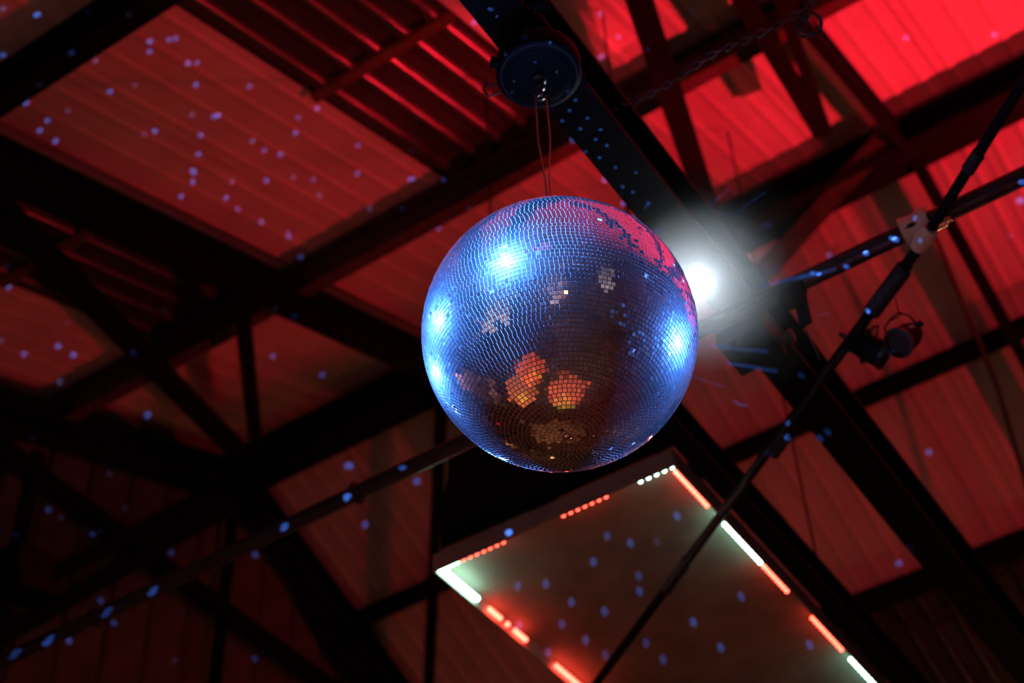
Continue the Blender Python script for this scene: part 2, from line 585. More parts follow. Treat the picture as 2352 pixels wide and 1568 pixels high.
gz = gpt(350, 1284).z
beam('girt', (X0, YG, gz), (X1, YG, gz), 0.14, 0.10, M_STEEL, 'box', (0, 1, 0), gf)
gbar('strut', (560, 1108), (-40, 1395), 0.12)
gbar('strut', (575, 1135), (-40, 1486), 0.13)
gbar('strut', (552, 1090), (822, 1560), 0.20)
xk = gpt(515, 1370).x
beam('post', (xk, YG, 0), (xk, YG, ZR - 0.5), 0.07, 0.08, M_STEEL, 'box', (0, 1, 0), gf)
xk = gpt(57, 1180).x
beam('post', (xk, YG, 0), (xk, YG, gpt(57, 1020).z), 0.09, 0.08, M_STEEL, 'box', (0, 1, 0), gf)
sp = empty('wall_speaker', gpt(35, 1335), 'small black wedge-shaped speaker on the gable post, bottom left edge', 'speaker')
c_ = gpt(28, 1335) - Vector((0, 0.12, 0))
a_ = gpt(88, 1345)
box('cabinet', c_, (0.36, 0.22, 0.34), M_BLACK, sp, (1, 0, 0.25), (0, 1, 0))
box('grille', c_ - Vector((0, 0.115, 0)), (0.32, 0.012, 0.30), M_PLASTIC, sp, (1, 0, 0.25), (0, 1, 0))
box('wall_bracket', c_ + Vector((0, 0.13, 0)), (0.10, 0.10, 0.08), M_STEEL, sp)

# ------------------------------------------------------------------ second tie beam and black duct beside the lit panel
ZP = 6.24          # underside of the lit panel
# ------------------------------------------------------------------ lit panel with LED beads
pA = on_z(983, 1289, ZP)
pB = on_z(1557, 1064, ZP)
pC = on_z(2030, 1562, ZP)
PX0 = (pA.x + pB.x) / 2
PY0, PY1 = pB.y, pA.y
PX1 = PX0 + 2.44
YC1 = PY0 - 0.025
YC0 = on_z(1790, 1226, ZP + 0.03).y
cb = beam('cross_beam', (3.95, (YC0 + YC1) / 2, ZP + 0.11), (X1, (YC0 + YC1) / 2, ZP + 0.11), YC1 - YC0, 0.16, M_STEEL, 'I')
tag(cb, 'black cross beam running along the right edge of the lit panel', 'beam')
panel = empty('lit_panel', ((PX0 + PX1) / 2, (PY0 + PY1) / 2, ZP), 'horizontal brown plywood panel edged with red and white LED beads', 'light panel')
zb = ZP + 0.045
box('board', ((PX0 + PX1) / 2, (PY0 + PY1) / 2, zb + 0.009), (PX1 - PX0, PY1 - PY0, 0.018), M_BOARD, panel)
RAILS = []
for n_, c, s in (('edge_rail', (PX0 + 0.004, (PY0 + PY1) / 2, ZP + 0.01), (0.012, PY1 - PY0, 0.09)),
                 ('edge_rail', (PX1 - 0.004, (PY0 + PY1) / 2, ZP + 0.01), (0.012, PY1 - PY0, 0.09)),
                 ('edge_rail', ((PX0 + PX1) / 2, PY0 + 0.004, ZP + 0.01), (PX1 - PX0 - 0.02, 0.012, 0.09)),
                 ('edge_rail', ((PX0 + PX1) / 2, PY1 - 0.004, ZP + 0.01), (PX1 - PX0 - 0.02, 0.012, 0.09))):
    RAILS.append(box(n_, c, s, M_FRAME, panel))
for x in (PX0 + 0.3, PX1 - 0.3):
    for y in (PY0 + 0.2, PY1 - 0.2):
        tube('hanger_rod', [(x, y, zb + 0.018), (x, y, (far_z(x) if x > XR else near_z(x)) - 0.02)], 0.006, M_STEEL, panel, 6)

_bead = {}


def bead_mesh(m):
    if m.name not in _bead:
        v, f = [], []
        r = 0.0105
        rings, seg = 4, 7
        v.append((0, 0, r))
        for i in range(1, rings):
            a = math.pi * i / rings
            for k in range(seg):
                b = 2 * math.pi * k / seg
                v.append((r * math.sin(a) * math.cos(b), r * math.sin(a) * math.sin(b), r * math.cos(a)))
        v.append((0, 0, -r))
        for k in range(seg):
            f.append((0, 1 + k, 1 + (k + 1) % seg))
            f.append((len(v) - 1, len(v) - 2 - k, len(v) - 2 - (k + 1) % seg))
        for i in range(rings - 2):
            for k in range(seg):
                f.append((1 + i * seg + k, 1 + (i + 1) * seg + k, 1 + (i + 1) * seg + (k + 1) % seg, 1 + i * seg + (k + 1) % seg))
        me = bpy.data.meshes.new('led_bead')
        me.from_pydata(v, [], f)
        me.materials.append(m)
        _bead[m.name] = me
    return _bead[m.name]


ZL = ZP - 0.012


def beads(a, b, n, m, edge):
    """a row of LED beads between two photo points, snapped to one edge of the panel"""
    for i in range(n):
        t = i / max(1, n - 1)
        p = on_z(a[0] + (b[0] - a[0]) * t, a[1] + (b[1] - a[1]) * t, ZL)
        if edge == 'top':
            p.x = PX0 + 0.018 + 0.012
        elif edge == 'right':
            p.y = PY0 + 0.030
        else:
            p.y = PY1 - 0.030
        o = bpy.data.objects.new('led_bead', bead_mesh(m))
        COL.objects.link(o)
        rail = RAILS[{'top': 0, 'right': 2, 'left': 3}[edge]]
        o.parent = rail
        o.location = p - world_loc(rail)
        if edge == 'left':
            o.scale = (1.3, 1.3, 1.3)


beads((1470, 1103), (1546, 1074), 5, E_WHITE, 'top')
beads((1286, 1175), (1387, 1135), 7, E_RED, 'top')
beads((1046, 1268), (1143, 1232), 7, E_RED, 'top')
beads((990, 1292), (1032, 1275), 5, E_WHITE, 'top')
beads((999, 1312), (1080, 1380), 12, E_WHITE, 'left')
beads((1115, 1404), (1138, 1423), 4, E_RED, 'left')
beads((1155, 1438), (1157, 1440), 1, E_RED, 'left')
beads((1173, 1453), (1196, 1472), 4, E_RED, 'left')
beads((1270, 1533), (1345, 1594), 9, E_RED, 'left')
beads((1563, 1080), (1636, 1155), 11, E_RED, 'right')
beads((1656, 1180), (1664, 1188), 2, E_WHITE, 'right')
beads((1677, 1199), (1757, 1286), 12, E_WHITE, 'right')
beads((1766, 1297), (1818, 1352), 8, E_RED, 'right')
beads((1877, 1415), (1945, 1486), 10, E_RED, 'right')
beads((1968, 1509), (2036, 1580), 10, E_WHITE, 'right')

# black duct above the panel's near edge, with a curved cut end
dz0, dz1 = ZP + 0.06, ZP + 0.36
outl = [on_z(*q, dz0) for q in ((1030, 1131), (1033, 1155), (1033, 1181), (1030, 1210), (1025, 1235), (1014, 1262))]
xa, xb = outl[0].x, PX0 - 0.006
poly = [(p.x, p.y) for p in outl] + [(xb, 2.2), (xa, 2.2)]
n_ = len(poly)
duct = mesh('air_duct', [(x, y, dz0) for x, y in poly] + [(x, y, dz1) for x, y in poly],
            [tuple(range(n_)), tuple(range(n_, 2 * n_))[::-1]] + [(i, n_ + i, n_ + (i + 1) % n_, (i + 1) % n_) for i in range(n_)], M_BLACK)
tag(duct, 'black box duct with a curved cut end between the ball and the lit panel', 'duct')

# ------------------------------------------------------------------ lighting pipe, diagonal pole
ZQ = ZT - 0.045
qa, qb = on_z(0, 1530, ZQ), on_z(2352, 392, ZQ)
qx = (qa.x + qb.x) / 2
pipe = empty('lighting_pipe', (qx, 2.5, ZQ), 'long dark steel lighting pipe passing behind the ball from lower left to right', 'pipe')
tube('pipe_run', [(qx, 7.8, ZQ), (qx, Y0 + 0.1, ZQ)], 0.036, M_PIPE, pipe, 14)
tube('power_cable', [(qx - 0.036 + 0.004 * math.sin(i), 7.7 - i * 0.55, ZQ - 0.024 + 0.006 * math.sin(i * 2.1)) for i in range(26)], 0.013, M_CABLE, pipe, 6)
for y in (4.9, 3.4, 0.85):
    torus('cable_tie', (qx, y, ZQ), (0, 1, 0), 0.046, 0.007, M_CABLE, pipe, 16, 6)
ZD = ZQ - 0.075
da, db = on_z(2122, 552, ZD), on_z(1370, 1568, ZD)
dv = (db - da).normalized()
pole = empty('diagonal_pole', (da + db) / 2, 'thin black diagonal pole in front of the lit panel with cable wrapped round it', 'pole')
tube('pole_run', [da - dv * 0.03, db + dv * 0.8], 0.021, M_STEEL, pole, 10)
ua, ub = on_z(2140, 522, ZD), on_z(2352, 186, ZD)
tube('pole_run', [ua, ub + (ub - ua) * 0.8], 0.020, M_STEEL, pole, 10)


def wrap(a, b, turns, r, rad, name='cable_wrap'):
    a, b = on_z(*a, ZD), on_z(*b, ZD)
    t = (b - a).normalized()
    s = t.cross(Vector((0, 0, 1))).normalized()
    u = s.cross(t)
    N = turns * 10
    tube(name, [a + (b - a) * (i / N) + s * (r * math.cos(i * 0.628)) + u * (r * math.sin(i * 0.628)) for i in range(N + 1)], rad, M_CABLE, pole, 6)


wrap((2078, 615), (2003, 715), 15, 0.019, 0.017)
wrap((2250, 350), (2222, 392), 6, 0.016, 0.011)
wrap((1815, 985), (1775, 1040), 8, 0.018, 0.014)
wrap((1580, 1285), (1530, 1355), 9, 0.017, 0.014)
tube('cable_run', [on_z(1985 - i * 41.4, 737 + i * 56, ZD - 0.02) + Vector((0.006 * math.sin(i * 2), 0.01 * math.cos(i * 3), 0)) for i in range(12)], 0.010, M_CABLE, pole, 6)

# white sleeve that joins pipe and pole
js = empty('joint_sleeve', on_z(2115, 525, ZQ), 'pale pinkish-white tape sleeve joining the pipe and the diagonal pole', 'sleeve')
yc = on_z(2108, 520, ZQ).y
lathe('pipe_wrap', (qx, yc - 0.05, ZQ), (0, 1, 0), [(0.056, 0), (0.060, 0.02), (0.050, 0.06), (0.058, 0.105)], M_TAPE, js, 20)
pc = on_z(2122, 548, ZD)
lathe('pole_wrap', pc - dv * 0.05, dv, [(0.030, 0), (0.036, 0.03), (0.034, 0.07), (0.028, 0.10)], M_TAPE, js, 16)
box('strap', (Vector((qx, yc, ZQ)) + pc) / 2, (0.05, 0.05, 0.10), M_TAPE, js)
lathe('clamp_bolt', on_z(2141, 522, ZQ - 0.06), (0, -1, 0), [(0.022, 0), (0.022, 0.05), (0.012, 0.055), (0.012, 0.075)], M_CHROME, js, 12)


# ------------------------------------------------------------------ pin spots hanging from the pole
def pinspot(loc, axis, label, s=1.0):
    axis = Vector(axis).normalized()
    root = empty('pin_spot', loc, label, 'spotlight', 'pin spots on the diagonal pole')
    loc = Vector(loc)
    lathe('can', loc - axis * 0.075 * s, axis, [(0.018 * s, 0), (0.030 * s, 0.006), (0.042 * s, 0.03), (0.050 * s, 0.06), (0.054 * s, 0.13),
                                                (0.057 * s, 0.15)], M_BLACK, root, 20)
    lathe('lens_rim', loc + axis * 0.075 * s, axis, [(0.060 * s, 0), (0.061 * s, 0.012), (0.048 * s, 0.014), (0.046 * s, 0.004)], M_PLASTIC, root, 20)
    sd = axis.cross(Vector((0, 0, 1))).normalized()
    up = sd.cross(axis)
    yk = tube('yoke', [loc + sd * 0.062 * s, loc + sd * 0.066 * s + up * 0.05 * s, loc + sd * 0.045 * s + up * 0.085 * s, loc + up * 0.092 * s,
                  loc - sd * 0.045 * s + up * 0.085 * s, loc - sd * 0.066 * s + up * 0.05 * s, loc - sd * 0.062 * s], 0.004 * s, M_STEEL, root, 6)
    for q in (-1, 1):
        lathe('tilt_knob', loc + sd * (q * 0.060 * s), sd * q, [(0.012 * s, 0), (0.014 * s, 0.008), (0.014 * s, 0.022), (0.008 * s, 0.026)], M_PLASTIC, yk, 10)
    lathe('cable_gland', loc - axis * 0.085 * s, -axis, [(0.012 * s, -0.01), (0.012 * s, 0.015), (0.006 * s, 0.03)], M_PLASTIC, root, 10)
    return root, up


l1 = on_z(1988, 795, ZD - 0.06)
r1, u1 = pinspot(l1, (0.35, -0.55, -0.55), 'black pin spot clamped close under the diagonal pole')
pp = on_z(1952, 786, ZD)
box('pole_clamp', (pp + l1) / 2 + Vector((0, 0, 0.02)), (0.05, 0.09, 0.05), M_STEEL, r1, (l1 - pp).normalized(), (0, 0, 1))
l2 = on_z(2085, 772, ZD - 0.16)
r2, u2 = pinspot(l2, (-0.55, 0.30, -0.65), 'black pin spot dangling lower from a thin wire beside the pole', 0.98)
lw = on_z(2050, 665, ZD)
tube('suspension_wire', [lw, (lw + l2) / 2 + Vector((0.004, 0.004, -0.01)), l2 + u2 * 0.085], 0.003, M_CABLE, r2, 5)
box('warning_label', l2 + Vector((-0.05, -0.028, -0.012)), (0.035, 0.006, 0.01), M_TAPE, r2, (0.4, -0.7, 0.35), (0.7, 0.4, 0.0))
# dark clamp with dangling strap on the pipe
kc = on_z(1822, 672, ZQ - 0.05)
kl = empty('hook_clamp', kc, 'dark hook clamp with dangling strap under the pipe beside the bright lamp', 'clamp')
box('jaw', kc, (0.09, 0.05, 0.12), M_STEEL, kl, (0, 1, 0.2), (1, 0, 0))
box('strap_tail', kc + Vector((0.02, -0.015, -0.10)), (0.05, 0.012, 0.13), M_BLACK, kl, (0.2, 1, 0), (1, 0, 0))
tube('cord', [kc + Vector((0.02, 0, -0.12)), kc + Vector((0.05, -0.01, -0.22)), kc + Vector((0.075, -0.02, -0.31))], 0.003, M_CABLE, kl, 5)


# ------------------------------------------------------------------ chain along the near side of the tie beam
def chain():
    a = on_z(1372, 258, 6.33)
    b = on_z(1935, -12, 6.33)
    x = (a.x + b.x) / 2
    L = a.y - b.y
    link_len, r = 0.040, 0.0042
    pitch = link_len - 2 * r - 0.001
    n = int(L / pitch)
    c = empty('steel_chain', (x, (a.y + b.y) / 2, 6.33), 'black steel link chain running from the tie beam to the top right', 'chain')

    def link_geo(rot):
        pts = []
        hw, hl = 0.0105, link_len / 2 - 0.0105 - r
        for k in range(16):
            ang = 2 * math.pi * k / 16
            yy = (hl if math.cos(ang) > 0 else -hl) + hw * math.cos(ang)
            pts.append(Vector((hw * math.sin(ang), yy, 0)))
        v, f = [], []
        m = 5
        N = len(pts)
        for i, p in enumerate(pts):
            t = (pts[(i + 1) % N] - pts[i - 1]).normalized()
            s = t.cross(Vector((0, 0, 1)))
            for k in range(m):
                q = 2 * math.pi * k / m
                v.append(p + s * (r * math.cos(q)) + Vector((0, 0, r * math.sin(q))))
        for i in range(N):
            for k in range(m):
                f.append((i * m + k, i * m + (k + 1) % m, ((i + 1) % N) * m + (k + 1) % m, ((i + 1) % N) * m + k))
        me = bpy.data.meshes.new('chain_link')
        me.from_pydata([tuple(Matrix.Rotation(rot, 4, 'Y') @ p) for p in v], [], f)
        me.polygons.foreach_set('use_smooth', [True] * len(me.polygons))
        me.materials.append(M_CHAIN)
        return me

    mm = [link_geo(math.radians(35)), link_geo(math.radians(125))]
    for i in range(n):
        o = bpy.data.objects.new('chain_link', mm[i % 2])
        COL.objects.link(o)
        o.parent = c
        t = (i + 0.5) / n
        sag = -0.035 * math.sin(math.pi * ((t * 2) % 1)) + random.uniform(-0.002, 0.002)
        o.location = Vector((x, a.y - L * t, 6.33 + sag + 0.02)) - c.location
        o.rotation_euler = (0.12 * math.cos(2 * math.pi * t * 2), random.uniform(-.15, .15), random.uniform(-.05, .05))
    return c


chain()
# loop of rope tied at the chain's far end
lp = on_z(1846, 34, 6.34)
rp = empty('tied_rope', lp, 'black rope loop and knot tied to the chain at top right', 'rope')
torus('loop', lp + Vector((0.02, -0.01, -0.04)), (0.6, 0.2, 0.7), 0.036, 0.006, M_CABLE, rp, 20, 6)
torus('loop', lp + Vector((0.03, 0.02, -0.03)), (0.3, 0.5, 0.7), 0.027, 0.005, M_CABLE, rp, 20, 6)
lathe('knot', lp + Vector((0, 0.0, -0.012)), (0, 1, 0), [(0.004, -0.02), (0.014, -0.012), (0.017, 0), (0.013, 0.012), (0.004, 0.02)], M_CABLE, rp, 10)

# ------------------------------------------------------------------ motor, wires and mirror ball
MX, MY = BALL.x, BALL.y
zm = BALL.z + 1.185
motor = empty('ball_motor', (MX, MY, zm), 'round black mirror ball motor hanging under the tie beam above the ball', 'motor')
lathe('housing', (MX, MY, zm), (0, 0, 1), [(0.120, 0), (0.134, 0.004), (0.139, 0.014), (0.139, 0.070), (0.132, 0.085), (0.10, 0.095)], M_BLACK, motor, 48)
lathe('base_plate', (MX, MY, zm - 0.005), (0, 0, 1), [(0.090, 0), (0.104, 0.002), (0.106, 0.008)], M_BLACK, motor, 40)
torus('rim_ring', (MX, MY, zm + 0.003), (0, 0, 1), 0.122, 0.004, M_PLASTIC, motor, 48, 6)
sh = lathe('shaft', (MX, MY, zm - 0.10), (0, 0, 1), [(0.008, 0), (0.010, 0.01), (0.010, 0.03), (0.016, 0.035), (0.016, 0.07), (0.022, 0.075), (0.022, 0.098)], M_CHAIN, motor, 16)
torus('shaft_eye', (MX, MY, zm - 0.112), (1, 0.4, 0), 0.014, 0.004, M_CHAIN, sh, 16, 6)
for a in (0.3, 2.4, 3.4, 5.5):
    e = Vector((math.cos(a), math.sin(a), 0))
    box('mounting_lug', Vector((MX, MY, zm + 0.03)) + e * 0.145, (0.03, 0.024, 0.03), M_BLACK, motor, e, e.cross(Vector((0, 0, -1))))
for q in (-1, 1):
    box('bracket_arm', (MX + q * 0.07, MY, zm + 0.135), (0.02, 0.06, 0.12), M_STEEL, motor)
box('bracket_plate', (MX, MY, ZT - 0.008), (0.24, 0.14, 0.012), M_STEEL, motor)
# loose cable at the motor's left side
tube('power_lead', [(MX - 0.02, MY + 0.145, zm + 0.04), (MX - 0.04, MY + 0.175, zm + 0.05), (MX - 0.05, MY + 0.185, zm + 0.02), (MX - 0.04, MY + 0.17, zm - 0.02), (MX - 0.02, MY + 0.14, zm + 0.0)], 0.004, M_CABLE, motor, 6)
# pin lamp on the tie beam, top
tl = on_z(1236, 12, ZT - 0.02)
pl = empty('small_lamp_head', tl, 'tiny black lamp head on an arm at the top edge above the motor', 'lamp')
lathe('head', tl, (0.3, -0.8, 0.1), [(0.010, -0.03), (0.022, -0.02), (0.024, 0.02), (0.030, 0.03), (0.026, 0.032)], M_BLACK, pl, 14)
tube('arm', [tl, tl + Vector((-0.03, 0.05, 0.01)), (tl.x - 0.05, 1.48, ZT + 0.03)], 0.007, M_BLACK, pl, 6)
# hanging wires
top = Vector((MX, MY, zm - 0.12))
bt = Vector((MX, MY, BALL.z + RB + 0.05))
for q, lab in ((-1, 'left strand of the two thin clear wires holding the ball'), (1, 'right strand of the two thin clear wires holding the ball')):
    o = Vector((0.010, -0.016, 0)) * q
    tag(tube('hanging_wire', [top + o * 0.9 + Vector((0, 0, 0.02)), top.lerp(bt, 0.33) + o * 1.0, top.lerp(bt, 0.62) + o * 0.35, bt + o * 0.15],
             0.0026, M_WIRE, None, 6), lab, 'wire', 'ball wires')

ball = empty('mirror_ball', BALL, 'large mirror ball of small square mirrors hanging in the middle', 'mirror ball')


def uv_sphere(name, c, r, m, parent, nu=64, nv=32):
    v, f = [Vector(c) + Vector((0, 0, r))], []
    for i in range(1, nv):
        a = math.pi * i / nv
        for k in range(nu):
            b = 2 * math.pi * k / nu
            v.append(Vector(c) + Vector((r * math.sin(a) * math.cos(b), r * math.sin(a) * math.sin(b), r * math.cos(a))))
    v.append(Vector(c) - Vector((0, 0, r)))
    for k in range(nu):
        f.append((0, 1 + k, 1 + (k + 1) % nu))
        f.append((len(v) - 1, 1 + (nv - 2) * nu + (k + 1) % nu, 1 + (nv - 2) * nu + k))
    for i in range(nv - 2):
        for k in range(nu):
            f.append((1 + i * nu + k, 1 + (i + 1) * nu + k, 1 + (i + 1) * nu + (k + 1) % nu, 1 + i * nu + (k + 1) % nu))
    return mesh(name, v, f, m, parent, c, True)


uv_sphere('core', BALL, RB - 0.0011, M_GLUE, ball, 192, 96)
tcap = lathe('top_cap', BALL + Vector((0, 0, RB - 0.004)), (0, 0, 1), [(0.04, 0), (0.04, 0.006), (0.012, 0.012), (0.010, 0.03)], M_CHROME, ball, 20)
torus('top_eye', BALL + Vector((0, 0, RB + 0.04)), (0.4, 1, 0), 0.014, 0.0035, M_CHROME, tcap, 16, 6)
lathe('bottom_plug', BALL - Vector((0, 0, RB - 0.002)), (0, 0, -1), [(0.011, 0), (0.011, 0.003), (0.006, 0.006), (0.006, 0.010), (0.003, 0.013)], M_CHROME, ball, 16)
torus('bottom_washer', BALL - Vector((0, 0, RB - 0.001)), (0, 0, 1), 0.016, 0.002, M_GLUE, ball, 24, 6)

TS, PIT = 0.0107, 0.01185
tile_local = [(-TS / 2, -TS / 2, 0), (TS / 2, -TS / 2, 0), (TS / 2, TS / 2, 0), (-TS / 2, TS / 2, 0)]
b_ = 0.0004
tv = [(x, y, -0.0016) for x, y, _ in tile_local] + [(x * (1 - 2 * b_ / TS), y * (1 - 2 * b_ / TS), 0.0) for x, y, _ in tile_local]
tf = [(3, 2, 1, 0), (4, 5, 6, 7), (0, 1, 5, 4), (1, 2, 6, 5), (2, 3, 7, 6), (3, 0, 4, 7)]
tme = bpy.data.meshes.new('mirror_tile')
tme.from_pydata(tv, [], tf)
tme.materials.append(M_MIRROR)
tiles = []
rows = int(math.pi * RB / PIT)
for i in range(rows):
    th = math.pi * (i + 0.5) / rows          # from the top
    n = int(2 * math.pi * RB * math.sin(th) / PIT)
    if n < 3:
        continue
    ph0 = random.random() * 6.28
    tilt_row = random.gauss(0, 0.003)
    for k in range(n):
        if random.random() < 0.002:
            continue
        ph = ph0 + 2 * math.pi * k / n
        N = Vector((math.sin(th) * math.cos(ph), math.sin(th) * math.sin(ph), math.cos(th)))
        E = Vector((-math.sin(ph), math.cos(ph), 0))
        j = 0.012 if random.random() < 0.85 else 0.05
        N2 = (N + E * random.gauss(0, j) + E.cross(N) * (random.gauss(0, j) + tilt_row)).normalized()
        E2 = (E - N2 * E.dot(N2)).normalized()
        U2 = N2.cross(E2)
        P = N * RB
        tiles.append((N, Matrix(((E2.x, U2.x, N2.x, P.x), (E2.y, U2.y, N2.y, P.y), (E2.z, U2.z, N2.z, P.z), (0, 0, 0, 1)))))
vdir = (CAM - BALL).normalized()
tiles.sort(key=lambda q: -q[0].dot(vdir))
for N, Mx in tiles[:300]:
    o = bpy.data.objects.new('mirror_tile', tme)
    COL.objects.link(o)
    o.parent = ball
    o.matrix_local = Mx
V, Fc = [], []
for N, Mx in tiles[300:]:
    b0 = len(V)
    V += [tuple(Mx @ Vector(p)) for p in tv]
    Fc += [tuple(b0 + i for i in q) for q in tf]
me = bpy.data.meshes.new('mirror_tile_field')
me.from_pydata(V, [], Fc)
me.materials.append(M_MIRROR)
o = bpy.data.objects.new('mirror_tile_field', me)
COL.objects.link(o)
o.parent = ball
o['kind'] = 'stuff'

# ------------------------------------------------------------------ bright lamp on the tie beam right of the ball
lens = on_z(1597, 650, ZT - 0.10)
ax = (CAM - lens).normalized()
sl = empty('stage_lamp', lens, 'dazzling white stage lamp on the tie beam at the ball\'s right edge', 'spotlight')
lathe('lens', lens + ax * 0.002, ax, [(0.052, -0.004), (0.052, 0.0), (0.038, 0.010), (0.014, 0.016)], E_LAMP, sl, 24)
lathe('can', lens - ax * 0.20, ax, [(0.03, 0), (0.05, 0.01), (0.056, 0.05), (0.056, 0.17), (0.062, 0.19), (0.062, 0.21), (0.055, 0.205), (0.055, 0.19)], M_BLACK, sl, 28)
sd = ax.cross(Vector((0, 0, 1))).normalized()
up = sd.cross(ax)
bc_ = lens - ax * 0.09
tube('yoke', [bc_ + sd * 0.065, bc_ + sd * 0.07 + Vector((0, 0, 0.06)), bc_ + Vector((0, 0, 0.11)), bc_ - sd * 0.07 + Vector((0, 0, 0.06)), bc_ - sd * 0.065], 0.008, M_STEEL, sl, 6)
lamp('stage_lamp_beam', 'SPOT', lens + ax * 0.03, (0.85, 0.95, 1.0), 130, CAM, 108, 0.6, 0.045)
pbx = on_z(1690, 742, ZT - 0.065) + Vector((0.12, 0, 0))
pb = empty('power_box', pbx, 'black power box fixed under the tie beam right of the bright lamp', 'box')
box('case', pbx, (0.20, 0.20, 0.11), M_BLACK, pb)
lathe('cable_inlet', pbx + Vector((0.06, -0.10, 0)), (0.2, -1, 0), [(0.022, 0), (0.022, 0.03), (0.03, 0.035), (0.028, 0.055)], M_PLASTIC, pb, 12)

# loose cables on the right
for lab, pts, off in (('thin black cable hanging from the sleeve towards the right edge', ((2150, 545), (2215, 705), (2290, 885), (2352, 1095), (2400, 1260)), 0.75),
                      ('thin cable curving across the roof near the bottom right corner', ((2275, 1352), (2300, 1318), (2352, 1283), (2420, 1258)), 0.12),
                      ('faint cable sagging across the dark skylight at bottom right', ((2030, 1448), (2080, 1450), (2140, 1437), (2200, 1408), (2245, 1392)), 0.1)):
    tag(tube('loose_cable', [on_far(*q, off) for q in pts], 0.018 if off > 0.5 else 0.014, M_CABLE, None, 6), lab, 'cable', 'loose cables')

